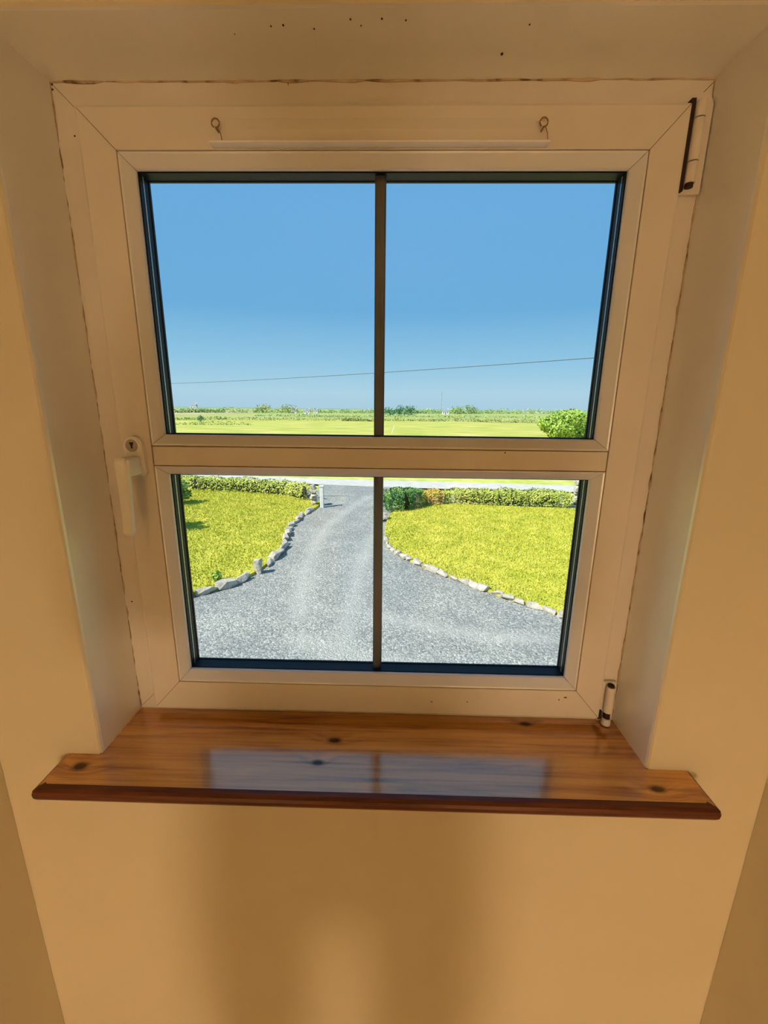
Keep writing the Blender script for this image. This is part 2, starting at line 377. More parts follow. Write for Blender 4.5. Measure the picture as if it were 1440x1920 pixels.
# lever: rounded blade that hangs from the neck
bm = bmesh.new(); rows = []
for t in [k/14 for k in range(15)]:
    z = .4850-t*.124
    hwid = .0106-.0024*min(1, t*2.2)+.0008*math.sin(math.pi*t)
    if t > .93: hwid *= .78
    yc = SY-.041+.003*math.sin(math.pi*t)-.002*t
    th = .0065-.0012*t + (.0012 if t > .9 else 0)
    if t == 0: hwid *= .75; th *= .7
    if t > .98: th *= .6
    cx = hx-.0015*t-.001
    rows.append([bm.verts.new((cx+hwid*math.copysign(abs(math.cos(a))**.5, math.cos(a)), yc+th*math.copysign(abs(math.sin(a))**.55, math.sin(a)), z)) for a in [2*math.pi*(k+.5)/12 for k in range(12)]])
for A, B in zip(rows, rows[1:]):
    for k in range(12): bm.faces.new((A[k], A[(k+1) % 12], B[(k+1) % 12], B[k]))
bm.faces.new(rows[0]); bm.faces.new(rows[-1][::-1]); local(obj('lever', bm, M['white'], hd, True))

# hinges on the other stile
hg = empty('hinge', (0, 0, 0), win)
bm = prism(bmesh.new(), stadium(.4290, 0, .0150, .9700, .8530, rb=.002), -.0075, -.0002); obj('hinge_plate', bm, M['upvc'], hg)
box('hinge_gap', M['dark'], hg, .4118, .4175, -.0135, -.0003, .8545, .9605)
for z0, z1 in ((.9380, .9560), (.8885, .9365), (.8630, .8870)):
    bm = cyl(bmesh.new(), (.4245, -.0140, z0), (.4245, -.0140, z1), .0068, n=18); obj('hinge_knuckle', bm, M['upvc'], hg, False)
bm = cyl(bmesh.new(), (.4245, -.0140, .8580), (.4245, -.0140, .9570), .0050, n=12); obj('hinge_pin', bm, M['dark'], hg)
hg = empty('hinge', (0, 0, 0), win)
box('hinge_plate', M['upvc'], hg, .4135, .4400, -.0075, -.0002, .003, .0850, .002)
bm = cyl(bmesh.new(), (.4265, -.0140, .0280), (.4265, -.0140, .0800), .0075, n=18); obj('hinge_knuckle', bm, M['upvc'], hg)
bm = cyl(bmesh.new(), (.4265, -.0140, .0125), (.4265, -.0140, .0835), .0055, n=12); obj('hinge_pin', bm, M['dark'], hg)
bm = cyl(bmesh.new(), (.4265, -.0140, .0020), (.4265, -.0140, .0150), .0082, .0070, n=18); obj('hinge_foot', bm, M['upvc'], hg)
box('hinge_gap', M['dark'], hg, .4118, .4180, -.013, -.0003, .0100, .0270)

# ------------------------------------------------------------------ wooden sill
def wood():
    mt = mat('varnished_pine', rough=.15, spec=.5); bsdf(mt).inputs['IOR'].default_value = 3.4; bsdf(mt).inputs['Specular Tint'].default_value = (1, .68, .52, 1)
    co = coords(mt)
    knots = [(at_z(u, v, 0), a, b) for u, v, a, b in ((627, 1388, .016, .0075), (596, 1430, .013, .007), (150, 1437, .016, .010), (1233, 1480, .015, .0075), (985, 1357, .014, .006))]
    warp = None; dark = None
    for p, a, b in knots:
        mp = N(mt, 'ShaderNodeMapping', vector_type='POINT'); mp.inputs['Location'].default_value = (-p.x/a, -p.y/b, 0); mp.inputs['Scale'].default_value = (1/a, 1/b, 0)
        L(mt, co, mp.inputs[0])
        ln = N(mt, 'ShaderNodeVectorMath', operation='LENGTH'); L(mt, mp.outputs[0], ln.inputs[0])
        k = N(mt, 'ShaderNodeMapRange'); k.inputs['From Min'].default_value = .45; k.inputs['From Max'].default_value = 1.25; k.inputs['To Min'].default_value = 1; k.inputs['To Max'].default_value = 0
        L(mt, ln.outputs['Value'], k.inputs['Value'])
        # long tail of dark grain left and right of the knot
        mp2 = N(mt, 'ShaderNodeMapping'); mp2.inputs['Location'].default_value = (-p.x/.12, -p.y/.0035, 0); mp2.inputs['Scale'].default_value = (1/.12, 1/.0035, 0); L(mt, co, mp2.inputs[0])
        l2 = N(mt, 'ShaderNodeVectorMath', operation='LENGTH'); L(mt, mp2.outputs[0], l2.inputs[0])
        k2 = N(mt, 'ShaderNodeMapRange'); k2.inputs['From Min'].default_value = 0; k2.inputs['From Max'].default_value = 1; k2.inputs['To Min'].default_value = .55; k2.inputs['To Max'].default_value = 0
        L(mt, l2.outputs['Value'], k2.inputs['Value'])
        mx = N(mt, 'ShaderNodeMath', operation='MAXIMUM'); L(mt, k.outputs[0], mx.inputs[0]); L(mt, k2.outputs[0], mx.inputs[1])
        # grain bends around the knot
        wv = N(mt, 'ShaderNodeMapRange'); wv.inputs['From Min'].default_value = 0; wv.inputs['From Max'].default_value = 3.2; wv.inputs['To Min'].default_value = .55; wv.inputs['To Max'].default_value = 0
        L(mt, ln.outputs['Value'], wv.inputs['Value'])
        if dark is None: dark, warp = mx.outputs[0], wv.outputs[0]
        else:
            q = N(mt, 'ShaderNodeMath', operation='MAXIMUM'); L(mt, dark, q.inputs[0]); L(mt, mx.outputs[0], q.inputs[1]); dark = q.outputs[0]
            q = N(mt, 'ShaderNodeMath', operation='ADD'); L(mt, warp, q.inputs[0]); L(mt, wv.outputs[0], q.inputs[1]); warp = q.outputs[0]
    mp = N(mt, 'ShaderNodeMapping'); mp.inputs['Scale'].default_value = (1.6, 30, 30); L(mt, co, mp.inputs[0])
    cb = N(mt, 'ShaderNodeCombineXYZ'); L(mt, warp, cb.inputs[1]); ad = N(mt, 'ShaderNodeVectorMath', operation='ADD'); L(mt, mp.outputs[0], ad.inputs[0]); L(mt, cb.outputs[0], ad.inputs[1])
    n1 = N(mt, 'ShaderNodeTexNoise', Scale=1.4, Detail=6, Roughness=.6, Distortion=.5); L(mt, ad.outputs[0], n1.inputs['Vector'])
    mp3 = N(mt, 'ShaderNodeMapping'); mp3.inputs['Scale'].default_value = (4, 160, 160); L(mt, co, mp3.inputs[0])
    n2 = N(mt, 'ShaderNodeTexNoise', Scale=1, Detail=3); L(mt, mp3.outputs[0], n2.inputs['Vector'])
    mixn = N(mt, 'ShaderNodeMath', operation='MULTIPLY_ADD'); L(mt, n2.outputs['Fac'], mixn.inputs[0]); mixn.inputs[1].default_value = .35; L(mt, n1.outputs['Fac'], mixn.inputs[2])
    col = ramp(mt, mixn.outputs[0], [(.44, (.12, .035, .008)), (.57, (.40, .155, .025)), (.71, (.68, .34, .06)), (.9, (.80, .46, .10))])
    mixc = N(mt, 'ShaderNodeMix', data_type='RGBA'); L(mt, dark, mixc.inputs[0]); L(mt, col, mixc.inputs[6]); mixc.inputs[7].default_value = (.018, .008, .006, 1)
    L(mt, mixc.outputs[2], bsdf(mt).inputs['Base Color'])
    ks = N(mt, 'ShaderNodeMapRange'); ks.inputs['To Min'].default_value = .5; ks.inputs['To Max'].default_value = .12; L(mt, dark, ks.inputs['Value']); L(mt, ks.outputs[0], bsdf(mt).inputs['Specular IOR Level'])
    # crackled varnish
    vo = N(mt, 'ShaderNodeTexNoise', Scale=55, Detail=4); L(mt, co, vo.inputs['Vector'])
    bp = N(mt, 'ShaderNodeBump', Strength=.06, Distance=.004); L(mt, vo.outputs['Fac'], bp.inputs['Height']); L(mt, bp.outputs[0], bsdf(mt).inputs['Normal'])
    return mt
M['wood'] = wood()
M['woodedge'] = noise_mat('dark_stained_edge', [(.35, (.075, .016, .006)), (.7, (.17, .042, .012))], 4, rough=.35, mscale=(3, 40, 40), spec=.5)
def sill():
    SLX, SRX, SF = -.5095, .5155, -.1850
    bm = bmesh.new(); loops = []
    prof = [(.0135, 0), (.0060, -.0010), (.0014, -.0042), (0, -.0090), (.0006, -.0145), (.0030, -.0190), (.0075, -.0210)]
    for o, z in prof:                            # outline in plan, horns run past the recess; front and ends rounded over
        c = .003
        pts = [(OX0, -.0005), (OX0, FY), (SLX+o, FY), (SLX+o, SF+o+c), (SLX+o+c, SF+o), (SRX-o-c, SF+o), (SRX-o, SF+o+c), (SRX-o, FY), (OX1, FY), (OX1, -.0005)]
        loops.append([bm.verts.new((x, y, z)) for x, y in pts])
    bm.faces.new(loops[0]); bm.faces.new(loops[-1][::-1])
    for A, B in zip(loops, loops[1:]):
        for k in range(10): bm.faces.new((A[k], A[(k+1) % 10], B[(k+1) % 10], B[k]))
    o = obj('window_sill', bm, M['wood']); o.data.materials.append(M['woodedge'])
    for p in o.data.polygons:
        if p.normal.z < .90 or p.normal.y < -.05: p.material_index = 1
    return o
tag(sill(), 'varnished knotty pine board at the foot of the window recess', 'window sill')


# ------------------------------------------------------------------ unseen lamp added to light the landing
def lamp_emit():
    mt = bpy.data.materials.new('glowing_shade'); mt.use_nodes = True; t = mt.node_tree; t.nodes.clear()
    o = t.nodes.new('ShaderNodeOutputMaterial'); e = t.nodes.new('ShaderNodeEmission'); e.inputs[0].default_value = (1, .685, .39, 1); e.inputs[1].default_value = LAMP_E
    t.links.new(e.outputs[0], o.inputs[0]); return mt
fl = empty('added_floor_lamp', (LX, LY, FLO)); tag(fl, 'unseen floor lamp added for warm light, its dark red drum shade added to dim the upper wall', 'lamp')
bm = cyl(bmesh.new(), (0, 0, 0), (0, 0, .03), .14, .13, 24); obj('lamp_base', bm, M['brass'], fl)
bm = cyl(bmesh.new(), (0, 0, .03), (0, 0, LZ-FLO-.16), .012, n=12); obj('lamp_pole', bm, M['brass'], fl)
bm = bmesh.new(); SR, Z0, Z1 = .24, LZ-FLO+.012, LZ-FLO+.26          # opaque drum shade, closed on top, added to darken the upper wall
vs = []
for r0, z in ((SR, Z0), (SR-.02, Z1), (.02, Z1), (.02, Z1-.004), (SR-.024, Z1-.004), (SR-.004, Z0)):
    vs.append([bm.verts.new((r0*math.cos(2*math.pi*k/32), r0*math.sin(2*math.pi*k/32), z)) for k in range(32)])
for A, B in zip(vs, vs[1:]+vs[:1]):
    for k in range(32): bm.faces.new((A[k], A[(k+1) % 32], B[(k+1) % 32], B[k]))
obj('added_lamp_shade', bm, mat('added_shade_dark_red', (.20, .05, .03), .8), fl)
bm = cyl(bmesh.new(), (0, 0, LZ-FLO+.10), (0, 0, Z1+.02), .012, n=10); obj('lamp_finial', bm, M['brass'], fl)
bm = bmesh.new(); bmesh.ops.create_uvsphere(bm, u_segments=24, v_segments=14, radius=LR, matrix=Matrix.Translation((0, 0, LZ-FLO))); obj('lamp_globe', bm, lamp_emit(), fl, True)

# ------------------------------------------------------------------ the person taking the picture, standing behind the phone
PX, PY = -.03, -1.09
M['skin'] = mat('skin', (.58, .36, .26), .5); M['navy'] = noise_mat('navy_knit', [(.3, (.035, .045, .08)), (.7, (.05, .06, .10))], 80, rough=.95)
M['denim'] = noise_mat('dark_denim', [(.3, (.04, .05, .08)), (.7, (.06, .075, .11))], 60, rough=.9)
M['hair'] = mat('brown_hair', (.06, .035, .02), .6); M['shoe'] = mat('brown_shoe_leather', (.10, .05, .03), .4); M['black'] = mat('black_phone', (.01, .01, .012), .25)
PH = CAM-FWD*.014-UP*.050                       # middle of the phone
def pw(r, u, f): return PH+RIGHT*r+UP*u+FWD*f
def W3(x, y, h): return Vector((PX+x, PY+y, FLO+h))
def skin_mesh(name, chains, mt, parent, root):
    """chains: lists of (key, point, radius); a repeated key joins chains"""
    idx = {}; V = []; Rd = []; E = []
    for ch in chains:
        prev = None
        for key, p, r in ch:
            if key not in idx and p is not None: idx[key] = len(V); V.append(p); Rd.append(r)
            if prev is not None: E.append((prev, idx[key]))
            prev = idx[key]
    me = bpy.data.meshes.new(name); me.from_pydata([tuple(v) for v in V], E, []); o = link(name, me, mt)
    md = o.modifiers.new('skin', 'SKIN'); md.use_smooth_shade = True
    for i, r in enumerate(Rd): sv = me.skin_vertices[0].data[i]; sv.radius = r if isinstance(r, tuple) else (r, r); sv.use_root = (i == idx[root])
    o.modifiers.new('sub', 'SUBSURF').levels = 1; o.modifiers['sub'].render_levels = 2
    o.parent = parent; o.matrix_parent_inverse = Matrix.Translation(-parent.location)
    return o
per = empty('person', (PX, PY, FLO)); tag(per, 'person in a navy jumper and dark jeans holding up a phone with both hands', 'person')
def limbs(g, torso=True, arms=True, legs=True, hands=True, head=True):
    ch = []
    if torso: ch.append([('pel', W3(0, 0, .92), (.155+g, .11+g)), ('wai', W3(0, .005, 1.06), (.135+g, .10+g)), ('che', W3(0, .0, 1.24), (.155+g, .115+g)), ('nb', W3(0, -.005, 1.39), (.095+g, .075+g))])
    if head: ch.append([('nb', W3(0, -.005, 1.39), .08), ('nk', W3(0, .01, 1.455), .055), ('jaw', W3(0, .035, 1.52), (.060, .070)), ('hd', W3(0, .03, 1.60), (.074, .090)), ('top', W3(0, .02, 1.665), (.055, .065))]); ch.append([('jaw', W3(0, .035, 1.52), (.06, .07)), ('nose', W3(0, .128, 1.555), .012)])
    for s_ in (-1, 1):
        if arms:
            c = [('che', W3(0, 0, 1.24), (.155+g, .115+g)), ('sh%d' % s_, W3(s_*.165, -.005, 1.345), .062+g), ('el%d' % s_, W3(s_*.235, .12, 1.10), .044+g), ('fa%d' % s_, W3(s_*.215, .20, 1.19), .042+g), ('wr%d' % s_, pw(s_*.072, -.085, -.065), .027+g)]
            ch.append(c)
            if hands:
                ch.append([c[-1], ('pa%d' % s_, pw(s_*.060, -.045, -.022), .024)])
                for k, (ln, rr_) in enumerate(((.030, .0075), (.026, .0085), (.022, .0088), (.026, .0085))):
                    u_ = -.062+.019*k
                    ch.append([('pa%d' % s_, None, None), ('f%d%d0' % (s_, k), pw(s_*.058, u_, -.004), rr_), ('f%d%d1' % (s_, k), pw(s_*.050, u_+.004, .013), rr_), ('f%d%d2' % (s_, k), pw(s_*ln, u_+.006, .014), rr_*.85)])
                ch.append([('pa%d' % s_, None, None), ('t%d0' % s_, pw(s_*.056, -.035, -.028), .0105), ('t%d1' % s_, pw(s_*.044, -.015, -.020), .0095), ('t%d2' % s_, pw(s_*.026, .002, -.016), .008)])
        if legs: ch.append([('pel', W3(0, 0, .92), (.155+g, .11+g)), ('hip%d' % s_, W3(s_*.095, 0, .82), .085+g), ('th%d' % s_, W3(s_*.105, .005, .66), .074+g), ('kn%d' % s_, W3(s_*.105, .015, .47), .055+g), ('ca%d' % s_, W3(s_*.108, -.01, .32), .052+g), ('an%d' % s_, W3(s_*.11, -.015, .09), .036+g)])
    return ch
skin_mesh('body', limbs(0), M['skin'], per, 'pel')
skin_mesh('jumper', limbs(.014, legs=False, hands=False, head=False), M['navy'], per, 'pel')
skin_mesh('trousers', [[('wai', W3(0, .005, 1.02), (.150, .115)), ('pel', W3(0, 0, .92), (.168, .122))]]+limbs(.013, torso=False, arms=False, hands=False, head=False), M['denim'], per, 'pel')
bm = bmesh.new(); bmesh.ops.create_uvsphere(bm, u_segments=20, v_segments=12, radius=1, matrix=Matrix.Translation((0, .012, 1.625))@Matrix.Diagonal((.088, .100, .098, 1)))
bmesh.ops.delete(bm, geom=[v for v in bm.verts if v.co.y > .03 and v.co.z < 1.655 or v.co.z < 1.545], context='VERTS'); obj('hair', bm, M['hair'], per, True)
for s_ in (-1, 1):
    bm = bmesh.new(); bmesh.ops.create_uvsphere(bm, u_segments=10, v_segments=8, radius=.012, matrix=Matrix.Translation((s_*.031, .108, 1.595))); obj('eye', bm, M['white'], per, True)
    bm = bmesh.new(); bmesh.ops.create_uvsphere(bm, u_segments=10, v_segments=8, radius=1, matrix=Matrix.Translation((s_*.082, .02, 1.585))@Matrix.Diagonal((.010, .018, .030, 1))); obj('ear', bm, M['skin'], per, True)
    bm = bbox(bmesh.new(), s_*.115-.046, s_*.115+.046, -.075, .195, 0, .075, .028, 3)
    for v in bm.verts:
        if v.co.y > .08 and v.co.z > .03: v.co.z *= .72
    obj('shoe', bm, M['shoe'], per, True)
bm = bmesh.new(); bbox(bm, -.037, .037, -.077, .077, -.0042, .0042, .003, 2)
ph = obj('mobile_phone', bm, M['black']); tag(ph, 'black phone held up in both hands', 'phone')
mm = Matrix((RIGHT, UP, -FWD)).transposed().to_4x4(); mm.translation = PH; ph.matrix_world = mm

# ------------------------------------------------------------------ outdoors: ground
def attr_mat(name, build):
    mt = mat(name, rough=.9, spec=.2); build(mt); return mt
def gravel(mt):
    co = coords(mt)
    v = N(mt, 'ShaderNodeTexVoronoi', Scale=30.0); L(mt, co, v.inputs['Vector'])
    hs = N(mt, 'ShaderNodeSeparateColor'); L(mt, v.outputs['Color'], hs.inputs[0])
    c1 = ramp(mt, hs.outputs[0], [(.0, (.17, .18, .168)), (.45, (.265, .275, .255)), (.8, (.345, .345, .315)), (1, (.48, .47, .43))])
    n = N(mt, 'ShaderNodeTexNoise', Scale=.9, Detail=5); L(mt, co, n.inputs['Vector'])
    c2 = ramp(mt, n.outputs['Fac'], [(.3, (.80, .82, .84)), (.7, (1.12, 1.12, 1.10))])
    mu = N(mt, 'ShaderNodeMix', data_type='RGBA', blend_type='MULTIPLY'); mu.inputs[0].default_value = 1; L(mt, c1, mu.inputs[6]); L(mt, c2, mu.inputs[7])
    at = N(mt, 'ShaderNodeAttribute', attribute_name='worn'); mx = N(mt, 'ShaderNodeMix', data_type='RGBA'); L(mt, at.outputs['Fac'], mx.inputs[0]); L(mt, mu.outputs[2], mx.inputs[6]); mx.inputs[7].default_value = (.44, .435, .395, 1)
    L(mt, mx.outputs[2], bsdf(mt).inputs['Base Color'])
    bp = N(mt, 'ShaderNodeBump', Strength=.7, Distance=.02); L(mt, v.outputs['Distance'], bp.inputs['Height']); bp.invert = True; L(mt, bp.outputs[0], bsdf(mt).inputs['Normal'])
M['gravel'] = attr_mat('grey_gravel', gravel)
M['lawn'] = noise_mat('mown_lawn', [(.30, (.34, .36, .03)), (.5, (.46, .45, .05)), (.72, (.58, .53, .09))], 1.6, rough=.9, bump=.8, bscale=9, detail=8, bdist=.04, mscale=(1, 1, 1))
M['blade'] = noise_mat('grass_blade', [(.30, (.36, .40, .03)), (.5, (.50, .50, .05)), (.72, (.64, .59, .10))], 1.1, rough=.7, detail=9)
M['field'] = noise_mat('open_field', [(.30, (.22, .28, .08)), (.45, (.32, .36, .10)), (.62, (.41, .42, .13)), (.75, (.38, .34, .16))], .035, rough=.95, detail=8, mscale=(.6, 1.4, 1))
M['pasture'] = noise_mat('bright_pasture', [(.34, (.30, .36, .05)), (.5, (.43, .44, .08)), (.66, (.56, .50, .15))], .25, rough=.95, detail=8, mscale=(.5, 1.5, 1))
M['heath'] = noise_mat('russet_rough_pasture', [(.35, (.38, .34, .15)), (.65, (.52, .44, .22))], .03, rough=.95, detail=6)
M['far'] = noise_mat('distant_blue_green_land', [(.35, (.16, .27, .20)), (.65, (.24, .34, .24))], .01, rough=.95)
M['verge'] = noise_mat('verge_grass', [(.3, (.36, .42, .05)), (.7, (.58, .58, .16))], 1.2, rough=.95, detail=7)
M['road'] = noise_mat('pale_tarmac', [(.3, (.46, .44, .40)), (.7, (.56, .54, .48))], 2.5, rough=.9, bump=.3, bscale=50)

def sheet(name, poly, z, mt, label):
    bm = bmesh.new(); bm.faces.new([bm.verts.new((x, y, z)) for x, y in poly]); bmesh.ops.triangulate(bm, faces=bm.faces)
    o = obj(name, bm, mt)
    if o.data.polygons[0].normal.z < 0: o.data.flip_normals()
    return struct(o, label)
def g2(u, v): p = at_z(u, v); return (p.x, p.y)
sheet('ground_field', [(-4000, 30), (4000, 30), (4000, 7000), (-4000, 7000)], GZ-.05, M['field'], 'wide green farmland running to the horizon')
sheet('ground_garden', [(-60, -14), (60, -14), (60, 30), (-60, 30)], GZ-.08, M['verge'], 'rough ground beyond the garden')
# driveway with worn wheel tracks
tracks = [[(705, 925), (660, 950), (615, 985), (590, 1020), (577, 1060), (566, 1100), (560, 1160)], [(712, 985), (690, 1020), (672, 1075), (660, 1140), (640, 1215)], [(705, 1150), (800, 1175), (920, 1195), (1040, 1200)], [(560, 1200), (620, 1215), (690, 1235), (800, 1250)]]
TP = []
for t in tracks:
    P = [Vector(g2(*p)) for p in t]
    for a, b in zip(P, P[1:]):
        n = max(2, int((b-a).length/.12)); TP += [a.lerp(b, k/n) for k in range(n)]
TP = np.array([(p.x, p.y) for p in TP])
def grid(name, x0, x1, y0, y1, st, zf, mt, attr=None):
    xs = np.arange(x0, x1+1e-6, st); ys = np.arange(y0, y1+1e-6, st); X, Y = np.meshgrid(xs, ys); nx, ny = len(xs), len(ys)
    Z = zf(X, Y); V = np.stack([X, Y, Z], -1).reshape(-1, 3); i = np.arange(nx*ny).reshape(ny, nx)
    Fq = np.stack([i[:-1, :-1], i[:-1, 1:], i[1:, 1:], i[1:, :-1]], -1).reshape(-1, 4)
    me = bpy.data.meshes.new(name); me.from_pydata(V.tolist(), [], Fq.tolist()); me.update()
    if attr: a = me.attributes.new(attr[0], 'FLOAT', 'POINT'); a.data.foreach_set('value', attr[1](X, Y).ravel().astype(np.float32))
    return link(name, me, mt, None, True)
def worn(X, Y):
    d = np.full(X.shape, 9.0)
    for p in TP: d = np.minimum(d, (X-p[0])**2+(Y-p[1])**2)
    return .55*np.clip(1-np.sqrt(d)/.38, 0, 1)
rip = lambda X, Y: GZ+.012*np.sin(X*2.1+Y*.7)*np.cos(Y*1.7-X*.4)+NR.normal(0, .004, X.shape)
struct(grid('driveway', -9, 9, .3, 21.6, .14, rip, M['gravel'], ('worn', worn)), 'grey gravel driveway curving to the gate')

# lawns: outline follows the stone edging
left_edge = [(352, 1118), (400, 1110), (440, 1098), (475, 1078), (505, 1058), (526, 1040), (533, 1020), (540, 1000), (552, 982), (570, 966), (590, 956)]
right_edge = [(722, 1012), (726, 1024), (745, 1042), (782, 1060), (830, 1079), (880, 1097), (925, 1114), (970, 1130), (1012, 1142), (1056, 1156)]
LE = [g2(*p) for p in left_edge]; RE = [g2(*p) for p in right_edge]
left_poly = [(-20, LE[0][1]-2.2), (-8, LE[0][1]-.7)]+LE+[(LE[-1][0]+.1, LE[-1][1]+1.2), (-5, 20.6), (-20, 23.2)]
right_poly = RE[::-1]+[(RE[0][0]-.02, 14.6), (-.1, 16.2), (.6, 18.6), (20, 16.6), (20, 2.5), (RE[-1][0]+2.2, RE[-1][1]-1.2)]
def inside(poly, X, Y):
    r = np.zeros(X.shape, bool); n = len(poly)
    for k in range(n):
        x1, y1 = poly[k]; x2, y2 = poly[(k+1) % n]
        c = ((y1 > Y) != (y2 > Y)) & (X < (x2-x1)*(Y-y1)/(y2-y1+1e-12)+x1); r ^= c
    return r
def lawn(name, poly, label, nblades):
    bm = bmesh.new(); top = [bm.verts.new((x, y, GZ+.07)) for x, y in poly]; bot = [bm.verts.new((x, y, GZ-.05)) for x, y in poly]; n = len(poly)
    f = bm.faces.new(top)
    for k in range(n): bm.faces.new((top[k], bot[k], bot[(k+1) % n], top[(k+1) % n]))
    bmesh.ops.triangulate(bm, faces=[f])
    o = obj(name, bm, M['lawn']); struct(o, label)
    P = np.array(poly); lo, hi = P.min(0), P.max(0); lo = np.maximum(lo, -12); hi = np.minimum(hi, [12, 24])
    X = NR.uniform(lo[0], hi[0], nblades*3); Y = NR.uniform(lo[1], hi[1], nblades*3); k = inside(poly, X, Y); X, Y = X[k][:nblades], Y[k][:nblades]; n = len(X)
    hgt = NR.uniform(.03, .08, n); a = NR.uniform(0, 6.283, n); wd = NR.uniform(.010, .022, n); le = NR.normal(0, .03, (n, 2))
    B = np.stack([X, Y, np.full(n, GZ+.065)], 1); D = np.stack([np.cos(a)*wd, np.sin(a)*wd, np.zeros(n)], 1)
    V = np.stack([B-D, B+D, B+np.stack([le[:, 0], le[:, 1], hgt], 1)], 1).reshape(-1, 3)
    me = bpy.data.meshes.new('grass'); me.vertices.add(3*n); me.vertices.foreach_set('co', V.ravel()); me.loops.add(3*n); me.loops.foreach_set('vertex_index', np.arange(3*n))
    me.polygons.add(n); me.polygons.foreach_set('loop_start', np.arange(n)*3); me.polygons.foreach_set('loop_total', np.full(n, 3)); me.update(calc_edges=True)
    g = link('grass', me, M['blade'], o); tag(g, 'short sunlit grass', kind='stuff')
    return o
lawn('lawn_left', left_poly, 'sunlit lawn on the left of the driveway', 60000)
lawn('lawn_right', right_poly, 'sunlit lawn on the right of the driveway', 70000)

# road and verge beyond the hedges
def strip(name, near, far, z, mt, label): return sheet(name, [g2(*p) for p in near]+[g2(*p) for p in far[::-1]], z, mt, label)
struct(sheet('driveway_mouth', [g2(600, 930), g2(745, 930), g2(745, 911), g2(596, 904)], GZ+.012, M['gravel'], 'gravel mouth of the driveway at the road'), 'gravel mouth of the driveway at the road')
strip('road', [(200, 897), (420, 901), (600, 909), (720, 914), (900, 919), (1200, 926)], [(200, 889), (420, 891), (600, 898), (720, 901), (900, 906), (1200, 914)], GZ+.02, M['road'], 'pale country road passing the gate')
pastp = [(-260, 34), (260, 30), (260, 128), (40, 150), (-40, 165), (-260, 185)]
sheet('ground_pasture', pastp, GZ-.02, M['pasture'], 'bright green pasture beyond the road')
sheet('ground_heath', [g2(200, 778.5), g2(330, 777.5), g2(420, 776), g2(485, 773.5), g2(470, 770.5), g2(330, 769), g2(200, 768)], GZ-.02, M['heath'], 'russet rough pasture in the far left distance')
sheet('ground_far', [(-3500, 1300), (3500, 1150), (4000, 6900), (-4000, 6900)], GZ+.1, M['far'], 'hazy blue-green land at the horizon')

# ------------------------------------------------------------------ stone edging
M['stone'] = noise_mat('pale_field_stone', [(.3, (.32, .28, .23)), (.5, (.46, .42, .35)), (.7, (.60, .55, .47))], 7, rough=.9, bump=.6, bscale=18, detail=7, bdist=.03)
def edging(name, pts, label, seed, step, size, skip=None):
    rnd = random.Random(seed); root = empty(name, (pts[0][0], pts[0][1], GZ)); tag(root, label, 'stone edging')
    P = [Vector((x, y, 0)) for x, y in pts]; seg = [(a, b, (b-a).length) for a, b in zip(P, P[1:])]; tot = sum(s[2] for s in seg); d = step*.5
    while d < tot:
        r = d
        for a, b, l in seg:
            if r <= l: break
            r -= l
        p = a.lerp(b, r/l); ang = math.atan2(b.y-a.y, b.x-a.x); k = .75+.5*rnd.random()
        if skip and (p-skip).length < .42: d += step*.5; continue
        bm = hull_stone(step*.60*min(k, 1.05), size*.5*k, size*.40*k, rnd, 16)
        o = obj('stone', bm, M['stone'], root)
        o.location = (p.x-root.location.x+rnd.gauss(0, .02), p.y-root.location.y+rnd.gauss(0, .02), size*.26*k+.02); o.rotation_euler = (rnd.gauss(0, .08), rnd.gauss(0, .08), ang+rnd.gauss(0, .12))
        d += step*(.85+.3*rnd.random())
    return root
el = edging('stone_edging', [(-8, LE[0][1]-.6)]+LE, 'row of pale field stones edging the lawn on the left', 5, .50, .25, Vector((*g2(484, 1074), 0)))
edging('stone_edging', RE+[(RE[-1][0]+2.2, RE[-1][1]-1.2)], 'row of pale field stones edging the lawn on the right', 6, .34, .17)
p = at_z(484, 1074); bm = hull_stone(.15, .12, .24, random.Random(3), 16)
bmesh.ops.translate(bm, verts=bm.verts, vec=(p.x, p.y, GZ+.2)); tag(obj('standing_stone', bm, M['stone']), 'upright stone block standing at the corner of the left lawn edging', 'stone')
p = at_z(719, 976); bm = hull_stone(.18, .2, .20, random.Random(4), 16)
bmesh.ops.translate(bm, verts=bm.verts, vec=(p.x, p.y, GZ+.13)); tag(obj('boulder', bm, M['stone']), 'pale boulder in front of the dark green hedge end by the gate', 'stone')

# ------------------------------------------------------------------ gate post and pillars
M['postw'] = noise_mat('whitewashed_post', [(.3, (.70, .68, .64)), (.7, (.82, .80, .76))], 6, rough=.85)
def post(u, v, h, wd, label, name='gate_post', cat='gate post', m_='postw', cap=True):
    p = at_z(u, v); r = empty(name, (p.x, p.y, GZ)); tag(r, label, cat)
    box('post_shaft', M[m_], r, -wd/2, wd/2, -wd/2, wd/2, -.05, h, .015, 1)
    if cap: box('post_cap', M[m_], r, -wd*.62, wd*.62, -wd*.62, wd*.62, h, h+.06, .015, 1)
    return r
post(604, 951, .92, .16, 'white gate post at the driveway entrance beside the left hedge')
def pillar(u, v, h, label, seed):
    rnd = random.Random(seed); p = at_z(u, v); r = empty('stone_pillar', (p.x, p.y, GZ)); tag(r, label, 'stone pillar')
    z = -.03
    while z < h:
        hh = rnd.uniform(.14, .20)
        for sx in (0,):
            bm = hull_stone(.17, .20, hh*.58, rnd, 14); o = obj('stone', bm, M['stone'], r); o.location = (sx*.15+rnd.gauss(0, .015), rnd.gauss(0, .02), z+hh/2); o.rotation_euler.z = rnd.gauss(0, .1)
        z += hh*.93
    return r
pillar(588, 948, .82, 'rough stone pillar between the left hedge and the white gate post', 21)
pillar(1079, 946, .95, 'rough stone pillar at the right end of the long hedge', 22)

